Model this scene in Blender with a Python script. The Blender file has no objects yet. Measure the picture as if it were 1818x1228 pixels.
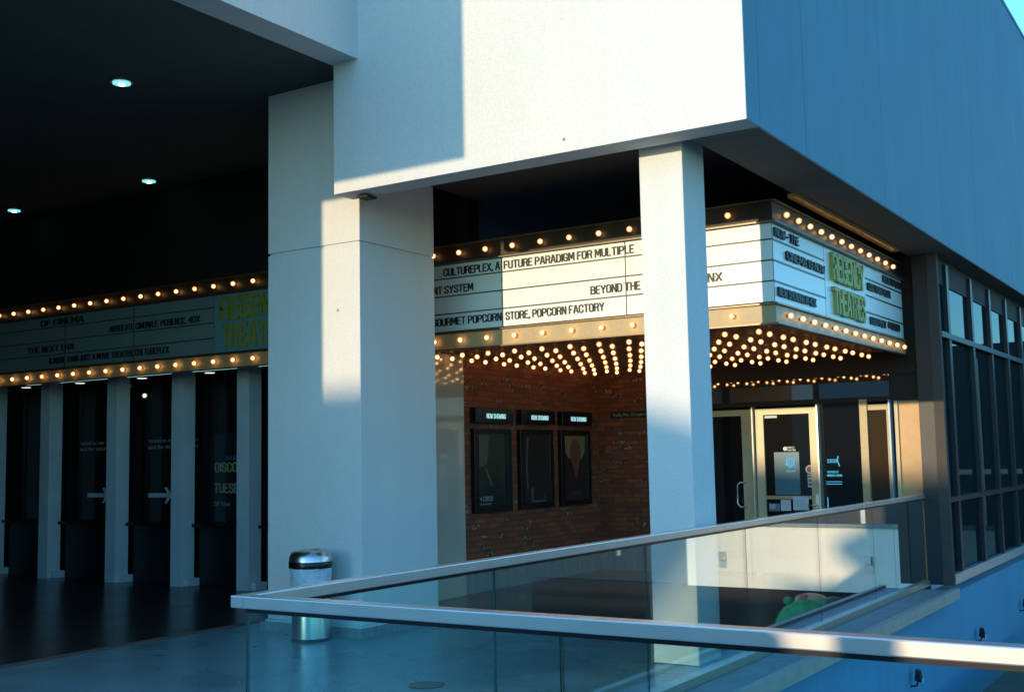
import bpy, bmesh, math, random
from mathutils import Vector, Matrix
random.seed(7)
S = bpy.context.scene
COL = S.collection
# ------------------------------------------------------------------ camera
def cam_axes(p, r, y):
    p, r, y = map(math.radians, (p, r, y))
    f = Vector((-math.sin(y)*math.cos(p), math.cos(y)*math.cos(p), math.sin(p)))
    rt = Vector((math.cos(y), math.sin(y), 0)); up = rt.cross(f)
    return rt*math.cos(r)+up*math.sin(r), -rt*math.sin(r)+up*math.cos(r), f
R_, U_, F_ = cam_axes(5.5716, -1.1155, 32.661)
cd = bpy.data.cameras.new('camera'); cam = bpy.data.objects.new('camera', cd); COL.objects.link(cam)
m = Matrix.Identity(4)
for i in range(3):
    m[i][0] = R_[i]; m[i][1] = U_[i]; m[i][2] = -F_[i]
m[0][3], m[1][3], m[2][3] = 3.2333, -8.5873, 1.6
cam.matrix_world = m
cd.sensor_fit = 'HORIZONTAL'; cd.sensor_width = 36; cd.lens = 2054.13/1818*36
cd.clip_end = 2000; cd.clip_start = 0.05
S.camera = cam
# ------------------------------------------------------------------ sky and sun
SUNDIR = Vector((0.208, 1.0, -0.126)).normalized()      # the way the light travels
elev = math.asin(-SUNDIR.z)
world = bpy.data.worlds.new('World'); S.world = world; world.use_nodes = True
wn = world.node_tree.nodes; wl = world.node_tree.links
sky = wn.new('ShaderNodeTexSky'); sky.sky_type = 'NISHITA'; sky.sun_disc = False
sky.sun_elevation = elev; sky.sun_rotation = math.radians(191.75)
sky.air_density = 1.0; sky.dust_density = 0.2; sky.ozone_density = 3.0
tint = wn.new('ShaderNodeMix'); tint.data_type = 'RGBA'; tint.blend_type = 'MULTIPLY'; tint.inputs[0].default_value = 1; tint.inputs[7].default_value = (1.12, 1.96, 2.42, 1)
bg = wn['Background']; wl.new(sky.outputs[0], tint.inputs[6]); wl.new(tint.outputs[2], bg.inputs[0]); bg.inputs[1].default_value = 0.15
sd = bpy.data.lights.new('sun', 'SUN'); sun = bpy.data.objects.new('sun', sd); COL.objects.link(sun)
sd.energy = 2.0; sd.angle = math.radians(0.55); sd.color = (1.0, 0.78, 0.50)
sun.rotation_euler = SUNDIR.to_track_quat('-Z', 'Y').to_euler(); sun.location = (-10, -30, 20)
S.view_settings.view_transform = 'Standard'; S.view_settings.look = 'None'
S.view_settings.exposure = 0.88; S.view_settings.gamma = 1
S.cycles.max_bounces = 10; S.cycles.diffuse_bounces = 2; S.cycles.glossy_bounces = 4
S.cycles.transparent_max_bounces = 24; S.cycles.sample_clamp_indirect = 4
# ------------------------------------------------------------------ materials
def mat(name):
    m = bpy.data.materials.new(name); m.use_nodes = True
    return m, m.node_tree.nodes, m.node_tree.links, m.node_tree.nodes['Principled BSDF']
def plain(name, col, rough=0.6, metal=0.0, noise=0.08, scale=6.0, bump=0.0, bscale=60, spec=0.5, stretch=None):
    m, n, l, p = mat(name)
    tc = n.new('ShaderNodeTexCoord'); mp = n.new('ShaderNodeMapping'); l.new(tc.outputs['Object'], mp.inputs[0])
    if stretch: mp.inputs['Scale'].default_value = stretch
    nz = n.new('ShaderNodeTexNoise'); nz.inputs['Scale'].default_value = scale; nz.inputs['Detail'].default_value = 6
    l.new(mp.outputs[0], nz.inputs[0])
    mx = n.new('ShaderNodeMix'); mx.data_type = 'RGBA'
    a = [max(0, c*(1-noise)) for c in col]; b = [min(1, c*(1+noise)) for c in col]
    mx.inputs[6].default_value = (*a, 1); mx.inputs[7].default_value = (*b, 1)
    rp = n.new('ShaderNodeMapRange'); rp.inputs[1].default_value = .3; rp.inputs[2].default_value = .7
    l.new(nz.outputs[0], rp.inputs[0]); l.new(rp.outputs[0], mx.inputs[0])
    l.new(mx.outputs[2], p.inputs['Base Color'])
    p.inputs['Roughness'].default_value = rough; p.inputs['Metallic'].default_value = metal
    p.inputs['Specular IOR Level'].default_value = spec
    if bump:
        n2 = n.new('ShaderNodeTexNoise'); n2.inputs['Scale'].default_value = bscale; n2.inputs['Detail'].default_value = 3
        l.new(tc.outputs['Object'], n2.inputs[0])
        bp = n.new('ShaderNodeBump'); bp.inputs['Strength'].default_value = bump; bp.inputs['Distance'].default_value = .01
        l.new(n2.outputs[0], bp.inputs['Height']); l.new(bp.outputs[0], p.inputs['Normal'])
    return m
def emit(name, col, strength):
    m = bpy.data.materials.new(name); m.use_nodes = True; n = m.node_tree.nodes; l = m.node_tree.links
    n.clear(); e = n.new('ShaderNodeEmission'); o = n.new('ShaderNodeOutputMaterial')
    e.inputs[0].default_value = (*col, 1); e.inputs[1].default_value = strength; l.new(e.outputs[0], o.inputs[0])
    return m
def facing_fac(n, l, base, gain, power):
    lw = n.new('ShaderNodeLayerWeight'); lw.inputs[0].default_value = 0.5
    pw = n.new('ShaderNodeMath'); pw.operation = 'POWER'; l.new(lw.outputs['Facing'], pw.inputs[0]); pw.inputs[1].default_value = power
    ma = n.new('ShaderNodeMath'); ma.operation = 'MULTIPLY_ADD'; ma.use_clamp = True
    l.new(pw.outputs[0], ma.inputs[0]); ma.inputs[1].default_value = gain; ma.inputs[2].default_value = base
    return ma
def glass(name, tint, base=.05, gain=1.3, power=4, dirt=0.0):
    m = bpy.data.materials.new(name); m.use_nodes = True; n = m.node_tree.nodes; l = m.node_tree.links
    n.clear(); o = n.new('ShaderNodeOutputMaterial')
    t = n.new('ShaderNodeBsdfTransparent'); t.inputs[0].default_value = (*tint, 1)
    g = n.new('ShaderNodeBsdfGlossy'); g.inputs['Roughness'].default_value = 0.0; g.inputs[0].default_value = (1, 1, 1, 1)
    mx = n.new('ShaderNodeMixShader'); f = facing_fac(n, l, base, gain, power)
    l.new(f.outputs[0], mx.inputs[0]); l.new(t.outputs[0], mx.inputs[1]); l.new(g.outputs[0], mx.inputs[2])
    l.new(mx.outputs[0], o.inputs[0]); return m
def darkglass(name, col, base=.05, gain=1.0, power=4, rough=0.01, tint=(1, 1, 1)):
    m = bpy.data.materials.new(name); m.use_nodes = True; n = m.node_tree.nodes; l = m.node_tree.links
    n.clear(); o = n.new('ShaderNodeOutputMaterial')
    d = n.new('ShaderNodeBsdfDiffuse'); d.inputs[0].default_value = (*col, 1)
    g = n.new('ShaderNodeBsdfGlossy'); g.inputs['Roughness'].default_value = rough; g.inputs[0].default_value = (*tint, 1)
    mx = n.new('ShaderNodeMixShader'); f = facing_fac(n, l, base, gain, power)
    l.new(f.outputs[0], mx.inputs[0]); l.new(d.outputs[0], mx.inputs[1]); l.new(g.outputs[0], mx.inputs[2])
    l.new(mx.outputs[0], o.inputs[0]); return m
def stucco(name, col, streak=.05, specks=False):
    # painted plaster: faint vertical streaks, mottling and a fine tooth
    m, n, l, p = mat(name)
    tc = n.new('ShaderNodeTexCoord')
    mp = n.new('ShaderNodeMapping'); mp.inputs['Scale'].default_value = (5, 5, .35); l.new(tc.outputs['Object'], mp.inputs[0])
    n1 = n.new('ShaderNodeTexNoise'); n1.inputs['Scale'].default_value = 1.6; n1.inputs['Detail'].default_value = 5; l.new(mp.outputs[0], n1.inputs[0])
    n2 = n.new('ShaderNodeTexNoise'); n2.inputs['Scale'].default_value = .9; n2.inputs['Detail'].default_value = 8; l.new(tc.outputs['Object'], n2.inputs[0])
    ad = n.new('ShaderNodeMath'); ad.operation = 'ADD'; l.new(n1.outputs[0], ad.inputs[0]); l.new(n2.outputs[0], ad.inputs[1])
    rp = n.new('ShaderNodeMapRange'); rp.inputs[1].default_value = .7; rp.inputs[2].default_value = 1.3
    rp.inputs[3].default_value = 1-streak; rp.inputs[4].default_value = 1+streak*.4; l.new(ad.outputs[0], rp.inputs[0])
    hs = n.new('ShaderNodeVectorMath'); hs.operation = 'SCALE'; hs.inputs[0].default_value = col; l.new(rp.outputs[0], hs.inputs['Scale'])
    ng = n.new('ShaderNodeTexNoise'); ng.inputs['Scale'].default_value = 85; ng.inputs['Detail'].default_value = 3; l.new(tc.outputs['Object'], ng.inputs[0])
    rg = n.new('ShaderNodeMapRange'); rg.inputs[1].default_value = .35; rg.inputs[2].default_value = .65; rg.inputs[3].default_value = .93; rg.inputs[4].default_value = 1.05; l.new(ng.outputs[0], rg.inputs[0])
    h2 = n.new('ShaderNodeVectorMath'); h2.operation = 'SCALE'; l.new(hs.outputs[0], h2.inputs[0]); l.new(rg.outputs[0], h2.inputs['Scale']); hs = h2
    if specks:
        vo = n.new('ShaderNodeTexVoronoi'); vo.inputs['Scale'].default_value = 1.7; l.new(tc.outputs['Object'], vo.inputs['Vector'])
        rs = n.new('ShaderNodeMapRange'); rs.inputs[1].default_value = .018; rs.inputs[2].default_value = .030; rs.inputs[3].default_value = .35; rs.inputs[4].default_value = 1; l.new(vo.outputs['Distance'], rs.inputs[0])
        h3 = n.new('ShaderNodeVectorMath'); h3.operation = 'SCALE'; l.new(hs.outputs[0], h3.inputs[0]); l.new(rs.outputs[0], h3.inputs['Scale']); hs = h3
    l.new(hs.outputs[0], p.inputs['Base Color']); p.inputs['Roughness'].default_value = .75; p.inputs['Specular IOR Level'].default_value = .25
    n3 = n.new('ShaderNodeTexNoise'); n3.inputs['Scale'].default_value = 90; n3.inputs['Detail'].default_value = 2; l.new(tc.outputs['Object'], n3.inputs[0])
    bp = n.new('ShaderNodeBump'); bp.inputs['Strength'].default_value = .25; bp.inputs['Distance'].default_value = .004
    l.new(n3.outputs[0], bp.inputs['Height']); l.new(bp.outputs[0], p.inputs['Normal'])
    return m
def brick_mat(name, axes='YZ'):
    m, n, l, p = mat(name)
    tc = n.new('ShaderNodeTexCoord'); sx = n.new('ShaderNodeSeparateXYZ'); cb = n.new('ShaderNodeCombineXYZ')
    l.new(tc.outputs['Object'], sx.inputs[0]); l.new(sx.outputs[0 if axes[0] == 'X' else 1], cb.inputs[0]); l.new(sx.outputs[2], cb.inputs[1])
    def br(c1, c2, mo):
        b = n.new('ShaderNodeTexBrick'); b.inputs['Scale'].default_value = 1; b.inputs['Brick Width'].default_value = .215
        b.inputs['Row Height'].default_value = .068; b.inputs['Mortar Size'].default_value = .006; b.inputs['Mortar Smooth'].default_value = .2
        b.inputs['Color1'].default_value = c1; b.inputs['Color2'].default_value = c2; b.inputs['Mortar'].default_value = mo
        l.new(cb.outputs[0], b.inputs['Vector']); return b
    b1 = br((.40, .105, .04, 1), (.17, .048, .022, 1), (.16, .06, .03, 1))
    b2 = br((0, 0, 0, 1), (1, 1, 1, 1), (0, 0, 0, 1))
    nz = n.new('ShaderNodeTexNoise'); nz.inputs['Scale'].default_value = 28; nz.inputs['Detail'].default_value = 6; l.new(tc.outputs['Object'], nz.inputs[0])
    nb = n.new('ShaderNodeTexNoise'); nb.inputs['Scale'].default_value = 2.2; nb.inputs['Detail'].default_value = 1; l.new(tc.outputs['Object'], nb.inputs[0])
    sm = n.new('ShaderNodeMath'); sm.operation = 'MULTIPLY_ADD'; l.new(nb.outputs[0], sm.inputs[0]); sm.inputs[1].default_value = .35; l.new(b2.outputs['Color'], sm.inputs[2])
    t1 = n.new('ShaderNodeMapRange'); t1.inputs[1].default_value = .99; t1.inputs[2].default_value = 1.05; l.new(sm.outputs[0], t1.inputs[0])
    t2 = n.new('ShaderNodeMapRange'); t2.inputs[1].default_value = .50; t2.inputs[2].default_value = .60; l.new(nz.outputs[0], t2.inputs[0])
    mu = n.new('ShaderNodeMath'); mu.operation = 'MULTIPLY'; l.new(t1.outputs[0], mu.inputs[0]); l.new(t2.outputs[0], mu.inputs[1])
    mv = n.new('ShaderNodeMix'); mv.data_type = 'RGBA'; mv.blend_type = 'MULTIPLY'; mv.inputs[0].default_value = .5
    l.new(b1.outputs['Color'], mv.inputs[6]); l.new(nz.outputs[0], mv.inputs[7])
    mx = n.new('ShaderNodeMix'); mx.data_type = 'RGBA'; l.new(mu.outputs[0], mx.inputs[0]); l.new(mv.outputs[2], mx.inputs[6]); mx.inputs[7].default_value = (.34, .25, .17, 1)
    l.new(mx.outputs[2], p.inputs['Base Color']); p.inputs['Roughness'].default_value = .8
    bp = n.new('ShaderNodeBump'); bp.inputs['Strength'].default_value = .6; bp.inputs['Distance'].default_value = .01
    iv = n.new('ShaderNodeMath'); iv.operation = 'SUBTRACT'; iv.inputs[0].default_value = 1; l.new(b1.outputs['Fac'], iv.inputs[1])
    l.new(iv.outputs[0], bp.inputs['Height']); l.new(bp.outputs[0], p.inputs['Normal'])
    return m
def floor_mat(name, c1, c2, rough=.3):
    m, n, l, p = mat(name)
    tc = n.new('ShaderNodeTexCoord')
    n1 = n.new('ShaderNodeTexNoise'); n1.inputs['Scale'].default_value = .8; n1.inputs['Detail'].default_value = 9; n1.inputs['Distortion'].default_value = 1.2
    l.new(tc.outputs['Object'], n1.inputs[0])
    rp = n.new('ShaderNodeMapRange'); rp.inputs[1].default_value = .35; rp.inputs[2].default_value = .65; l.new(n1.outputs[0], rp.inputs[0])
    mx = n.new('ShaderNodeMix'); mx.data_type = 'RGBA'; l.new(rp.outputs[0], mx.inputs[0]); mx.inputs[6].default_value = (*c1, 1); mx.inputs[7].default_value = (*c2, 1)
    vo = n.new('ShaderNodeTexVoronoi'); vo.feature = 'DISTANCE_TO_EDGE'; vo.inputs['Scale'].default_value = .55
    wv = n.new('ShaderNodeTexNoise'); wv.inputs['Scale'].default_value = 1.5; l.new(tc.outputs['Object'], wv.inputs[0])
    va = n.new('ShaderNodeMix'); va.data_type = 'VECTOR'; va.inputs[0].default_value = .25; l.new(tc.outputs['Object'], va.inputs[4]); l.new(wv.outputs['Color'], va.inputs[5])
    l.new(va.outputs[1], vo.inputs['Vector'])
    cr = n.new('ShaderNodeMapRange'); cr.inputs[1].default_value = 0; cr.inputs[2].default_value = .008; cr.inputs[3].default_value = .82; cr.inputs[4].default_value = 1; l.new(vo.outputs[0], cr.inputs[0])
    sc = n.new('ShaderNodeVectorMath'); sc.operation = 'SCALE'; l.new(mx.outputs[2], sc.inputs[0]); l.new(cr.outputs[0], sc.inputs['Scale'])
    l.new(sc.outputs[0], p.inputs['Base Color'])
    r2 = n.new('ShaderNodeMapRange'); r2.inputs[3].default_value = rough*.75; r2.inputs[4].default_value = rough*1.4; l.new(n1.outputs[0], r2.inputs[0]); l.new(r2.outputs[0], p.inputs['Roughness'])
    n3 = n.new('ShaderNodeTexNoise'); n3.inputs['Scale'].default_value = 45; n3.inputs['Detail'].default_value = 4; l.new(tc.outputs['Object'], n3.inputs[0])
    bp = n.new('ShaderNodeBump'); bp.inputs['Strength'].default_value = .12; bp.inputs['Distance'].default_value = .004
    l.new(n3.outputs[0], bp.inputs['Height']); l.new(bp.outputs[0], p.inputs['Normal'])
    return m
WHITE = stucco('white_render', (.69, .68, .64), .035, specks=True)
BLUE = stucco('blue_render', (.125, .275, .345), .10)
BLUE2 = stucco('deep_blue_render', (.11, .33, .48), .10)
CREAM = stucco('cream_render', (.84, .76, .62), .04)
CEIL = plain('portico_ceiling', (.07, .088, .075), .9)
SOFF = plain('grey_soffit', (.13, .135, .11), .9, 0, .06, 3)
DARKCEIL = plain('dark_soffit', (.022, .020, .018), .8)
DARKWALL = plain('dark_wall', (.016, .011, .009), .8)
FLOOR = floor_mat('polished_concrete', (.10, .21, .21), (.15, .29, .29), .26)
FLOORD = floor_mat('dark_tile_and_shade', (.018, .017, .016), (.030, .028, .026), .22)
STRIP = plain('stone_strip', (.16, .14, .11), .5)
GROUND = plain('lower_ground', (.10, .11, .12), .8, scale=.4, noise=.25)
STEEL = plain('brushed_steel', (.62, .60, .56), .28, 1.0, .06, 3, stretch=(1, 1, 40))
RAIL = plain('satin_rail', (.68, .63, .56), .26, .65, .05, 8)
SHOE = plain('rail_shoe', (.46, .40, .30), .45, .8, .08, 6)
LEDGE = plain('ledge_stone', (.22, .24, .22), .6, 0, .15, 5, .2)
EDGE = plain('edge_strip', (.40, .36, .28), .6, 0, .12, 7, .2)
PLINTH = plain('concrete_plinth', (.20, .22, .22), .8, 0, .2, 3, .3, 40, stretch=(6, 6, .6))
DOORF = plain('champagne_door_frame', (.46, .40, .27), .5, .3, .05, 5)
FRAME = plain('dark_bronze_frame', (.012, .012, .016), .5, .0, .1, 5)
FRAMEL = plain('light_aluminium', (.50, .48, .44), .4, .6, .05, 5)
POST = plain('post_cladding', (.080, .068, .058), .8, 0, .06, 5, spec=.2)
PILAST = plain('box_office_render', (.74, .78, .78), .75, 0, .06, 3)
BLACK = plain('black_paint', (.012, .012, .012), .4)
BLACKM = plain('black_metal', (.010, .010, .011), .25, .2)
BAR = plain('trough_metal', (.42, .31, .15), .45, 0, .08, 20)
BARF = plain('trough_face', (.022, .015, .009), .5, .2, .08, 12)
MPANEL = plain('sign_acrylic', (.80, .85, .80), .35, 0, .02, 2)
MPANEL_SHADE = plain('sign_acrylic_shaded', (.24, .31, .28), .45, 0, .05, 2)  # darker copy of the sign acrylic, portico shade put into the colour
MPANELB = plain('sign_acrylic_teal', (.18, .36, .38), .35, 0, .03, 2)
RAILD = plain('letter_rail', (.03, .04, .04), .4)
LETTER = plain('black_letter', (.018, .018, .018), .5)
YELLOW = plain('yellow_green_letter', (.36, .36, .06), .5)
BROWNS = plain('brown_soffit', (.13, .055, .022), .45, 0, .2, 8, .3, 20, stretch=(1, 12, 1))
BRICKY = brick_mat('old_brick_side', 'YZ'); BRICKX = brick_mat('old_brick_back', 'XZ')
TILE = plain('glossy_pale_tile', (.50, .45, .37), .05, 0, .05, 3, .03, 14, spec=.8)
GLASSR = glass('railing_glass', (.85, .99, .995), .02, 3.0, 4)
GEDGE = plain('glass_edge', (.015, .07, .06), .2)
CGLASS = darkglass('curtain_glass', (.006, .014, .016), .015, .34, 3, .01, (.60, .72, .74))
DGLASS = darkglass('door_glass', (.008, .008, .008), .04, .8, 4, .02)
TRANS = darkglass('transom_glass', (.006, .006, .007), .25, .8, 3, .02)
POSTERG = darkglass('poster_glass', (.012, .018, .020), .05, .8, 3, .15)
TAN = plain('tan_panel', (.52, .30, .12), .5, 0, .12, 4)
PAPER = plain('paper', (.55, .60, .66), .8)
TEXTW = plain('white_vinyl', (.62, .66, .66), .6)
TEXTD = plain('faded_vinyl', (.34, .36, .32), .6)
TEXTY = plain('cream_print', (.42, .39, .20), .6)
TEALP = plain('teal_print', (.03, .14, .20), .4)
CYAN = emit('cyan_screen_text', (.07, .38, .58), .8)
NOWSHOW = emit('lit_letters', (.34, .66, .70), .6)
DOWN = emit('downlight_lens', (.16, .55, .58), .9)
DOWNC = emit('downlight_core', (.8, 1, 1), 5)
SMALL = emit('warm_slit', (.8, .72, .55), .8)
CORE = emit('bulb_core', (1.0, .66, .30), 11)
def shell_mat():
    m = bpy.data.materials.new('bulb_shell'); m.use_nodes = True; n = m.node_tree.nodes; l = m.node_tree.links
    n.clear(); o = n.new('ShaderNodeOutputMaterial'); e = n.new('ShaderNodeEmission'); t = n.new('ShaderNodeBsdfTransparent')
    e.inputs[0].default_value = (1, .34, .07, 1); e.inputs[1].default_value = 1.1; mx = n.new('ShaderNodeMixShader'); mx.inputs[0].default_value = .6
    l.new(t.outputs[0], mx.inputs[1]); l.new(e.outputs[0], mx.inputs[2]); l.new(mx.outputs[0], o.inputs[0]); return m
SHELL = shell_mat()
SOCKET = plain('brass_socket', (.30, .17, .06), .35, .8)
GREEN = plain('green_foam', (.035, .26, .09), .7, 0, .25, 7, .3, 30)
GREEND = plain('dark_green_foam', (.02, .06, .04), .6)
FLESH = plain('peach_foam', (.45, .26, .15), .6)
PINK = plain('pink_foam', (.40, .10, .07), .6)
OCHRE = plain('ochre_foam', (.50, .30, .06), .6)
LEAF = plain('leaf', (.05, .10, .05), .5, 0, .4, 9)
BARK = plain('bark', (.12, .09, .06), .9, 0, .3, 9)
BAG = plain('bin_liner', (.55, .60, .66), .25, 0, .2, 14, .8, 26)
AWN = plain('olive_canvas', (.10, .085, .045), .8)
FARWALL = plain('shade_blocker_grey', (.22, .21, .20), .9)
DARKFAC = plain('dark_facade', (.022, .030, .034), .5)
# ------------------------------------------------------------------ mesh helpers
class MB:
    def __init__(s): s.v = []; s.f = []; s.mi = []; s.smooth = set()
    def add(s, vs, fs, mi=0, sm=False):
        b = len(s.v); s.v += [tuple(v) for v in vs]
        for f in fs:
            if sm: s.smooth.add(len(s.f))
            s.f.append([b+i for i in f]); s.mi.append(mi)
    def box(s, x0, x1, y0, y1, z0, z1, mi=0):
        if x0 > x1: x0, x1 = x1, x0
        if y0 > y1: y0, y1 = y1, y0
        if z0 > z1: z0, z1 = z1, z0
        s.add([(x0,y0,z0),(x1,y0,z0),(x1,y1,z0),(x0,y1,z0),(x0,y0,z1),(x1,y0,z1),(x1,y1,z1),(x0,y1,z1)],
              [(0,3,2,1),(4,5,6,7),(0,1,5,4),(1,2,6,5),(2,3,7,6),(3,0,4,7)], mi)
    def pane(s, x0, x1, y0, y1, z0, z1, thin):      # glass box: large faces slot 0, edges slot 1
        b = len(s.f); s.box(x0, x1, y0, y1, z0, z1)
        big = {'x': (3, 5), 'y': (2, 4)}[thin]
        for i in range(6): s.mi[b+i] = 0 if i in big else 1
    def lathe(s, prof, n=24, c=(0, 0, 0), mi=0, axis='z', sm=True):
        vs = []; fs = []
        for r, h in prof:
            for k in range(n):
                a = 2*math.pi*k/n; p = (r*math.cos(a), r*math.sin(a), h)
                if axis == 'y': p = (p[0], -p[2], p[1])
                if axis == 'x': p = (p[2], p[0], p[1])
                vs.append((p[0]+c[0], p[1]+c[1], p[2]+c[2]))
        for i in range(len(prof)-1):
            for k in range(n):
                a = i*n+k; b = i*n+(k+1) % n; fs.append((a, b, b+n, a+n))
        s.add(vs, fs, mi, sm)
        s.add([vs[k] for k in range(n)], [tuple(range(n))[::-1]], mi)
        s.add([vs[(len(prof)-1)*n+k] for k in range(n)], [tuple(range(n))], mi)
    def sphere(s, c, r, nu=12, nv=8, mi=0):
        rr = r if isinstance(r, tuple) else (r, r, r)
        vs = [(c[0], c[1], c[2]-rr[2])]; fs = []
        for j in range(1, nv):
            t = math.pi*j/nv
            for k in range(nu):
                a = 2*math.pi*k/nu
                vs.append((c[0]+rr[0]*math.sin(t)*math.cos(a), c[1]+rr[1]*math.sin(t)*math.sin(a), c[2]-rr[2]*math.cos(t)))
        vs.append((c[0], c[1], c[2]+rr[2])); L = len(vs)-1
        for k in range(nu):
            fs.append((0, 1+(k+1) % nu, 1+k)); fs.append((L, L-nu+k, L-nu+(k+1) % nu))
            for j in range(nv-2):
                a = 1+j*nu+k; b = 1+j*nu+(k+1) % nu; fs.append((a, b, b+nu, a+nu))
        s.add(vs, fs, mi, True)
    def tube(s, pts, r, n=8, mi=0):
        pts = [Vector(p) for p in pts]; rs = r if isinstance(r, list) else [r]*len(pts); vs = []; fs = []
        for i, p in enumerate(pts):
            d = (pts[min(i+1, len(pts)-1)]-pts[max(i-1, 0)]).normalized()
            u = d.orthogonal().normalized() if i == 0 else (u-d*u.dot(d)).normalized()
            w = d.cross(u)
            for k in range(n):
                a = 2*math.pi*k/n; vs.append(p+(u*math.cos(a)+w*math.sin(a))*rs[i])
        for i in range(len(pts)-1):
            for k in range(n):
                a = i*n+k; b = i*n+(k+1) % n; fs.append((a, b, b+n, a+n))
        fs.append(tuple(range(n))[::-1]); fs.append(tuple(range(len(vs)-n, len(vs))))
        s.add(vs, fs, mi, True)
    def prism(s, poly, axis, a0, a1, mi=0):          # polygon in the two other axes, extruded along axis
        def P(u, v, a): return {'x': (a, u, v), 'y': (u, a, v), 'z': (u, v, a)}[axis]
        n = len(poly); vs = [P(u, v, a0) for u, v in poly]+[P(u, v, a1) for u, v in poly]
        fs = [tuple(range(n)), tuple(range(n, 2*n))[::-1]]+[(i, i+n, (i+1) % n+n, (i+1) % n) for i in range(n)]
        s.add(vs, fs, mi)
    def build(s, name, mats, parent=None, bevel=0, recalc=True):
        me = bpy.data.meshes.new(name); me.from_pydata(s.v, [], s.f)
        for m in (mats if isinstance(mats, (list, tuple)) else [mats]): me.materials.append(m)
        for i, p in enumerate(me.polygons): p.material_index = s.mi[i]; p.use_smooth = i in s.smooth
        if recalc:
            bm = bmesh.new(); bm.from_mesh(me); bmesh.ops.recalc_face_normals(bm, faces=bm.faces); bm.to_mesh(me); bm.free()
        me.update(); return link(name, me, parent, bevel)
def link(name, me, parent=None, bevel=0):
    o = bpy.data.objects.new(name, me); COL.objects.link(o)
    if parent:
        o.parent = parent; o.location = -parent_world(parent)
    if bevel:
        b = o.modifiers.new('bevel', 'BEVEL'); b.width = bevel; b.segments = 2; b.limit_method = 'ANGLE'
    return o
def parent_world(p):
    v = Vector(p.location)
    while p.parent: p = p.parent; v += p.location
    return v
def tag(o, label=None, cat=None, group=None, kind=None):
    if label: o['label'] = label
    if cat: o['category'] = cat
    if group: o['group'] = group
    if kind: o['kind'] = kind
    return o
def thing(name, loc, label, cat, group=None):
    o = bpy.data.objects.new(name, None); COL.objects.link(o); o.location = loc; o.empty_display_size = .1
    return tag(o, label, cat, group)
def B(name, b, m, parent=None, bevel=0):             # one box
    q = MB(); q.box(*b); return q.build(name, m, parent, bevel)
FONTC = {}
def text(name, s, m, parent, plane, at, u0, u1, z0, h, depth=.004, bold=.0, exact=True, spacing=1.0, shear=0):
    """lettering whose baseline runs u0..u1 at height z0 with capital height h; plane 'front' faces -Y, 'right' faces +X"""
    if '\n' in s:
        ls = s.split('\n'); n = max(len(x) for x in ls)
        for i, x in enumerate(ls): text(name, x, m, parent, plane, at, u0, u0+(u1-u0)*len(x)/n, z0-i*h*1.6, h, depth, bold, exact, spacing, shear)
        return None
    cu = bpy.data.curves.new(name, 'FONT'); cu.body = s; cu.extrude = .5; cu.offset = bold; cu.space_character = spacing; cu.resolution_u = 3; cu.shear = shear
    cu.space_line = .82
    tmp = bpy.data.objects.new('tmp', cu); COL.objects.link(tmp)
    dg = bpy.context.evaluated_depsgraph_get(); me = bpy.data.meshes.new_from_object(tmp.evaluated_get(dg))
    bpy.data.objects.remove(tmp); bpy.data.curves.remove(cu)
    xs = [v.co.x for v in me.vertices]; ys = [v.co.y for v in me.vertices]
    if not xs: return None
    x0, x1 = min(xs), max(xs); cap = .70; kx = (u1-u0)/(x1-x0); ky = h/cap
    for v in me.vertices:
        u = u0+(v.co.x-x0)*kx; w = z0+v.co.y*ky; t = (v.co.z+.5)*depth
        v.co = (u, at-t, w) if plane == 'front' else (at+t, u, w)
    me.materials.clear(); me.materials.append(m); me.name = name
    o = link(name, me, parent); return o
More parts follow.
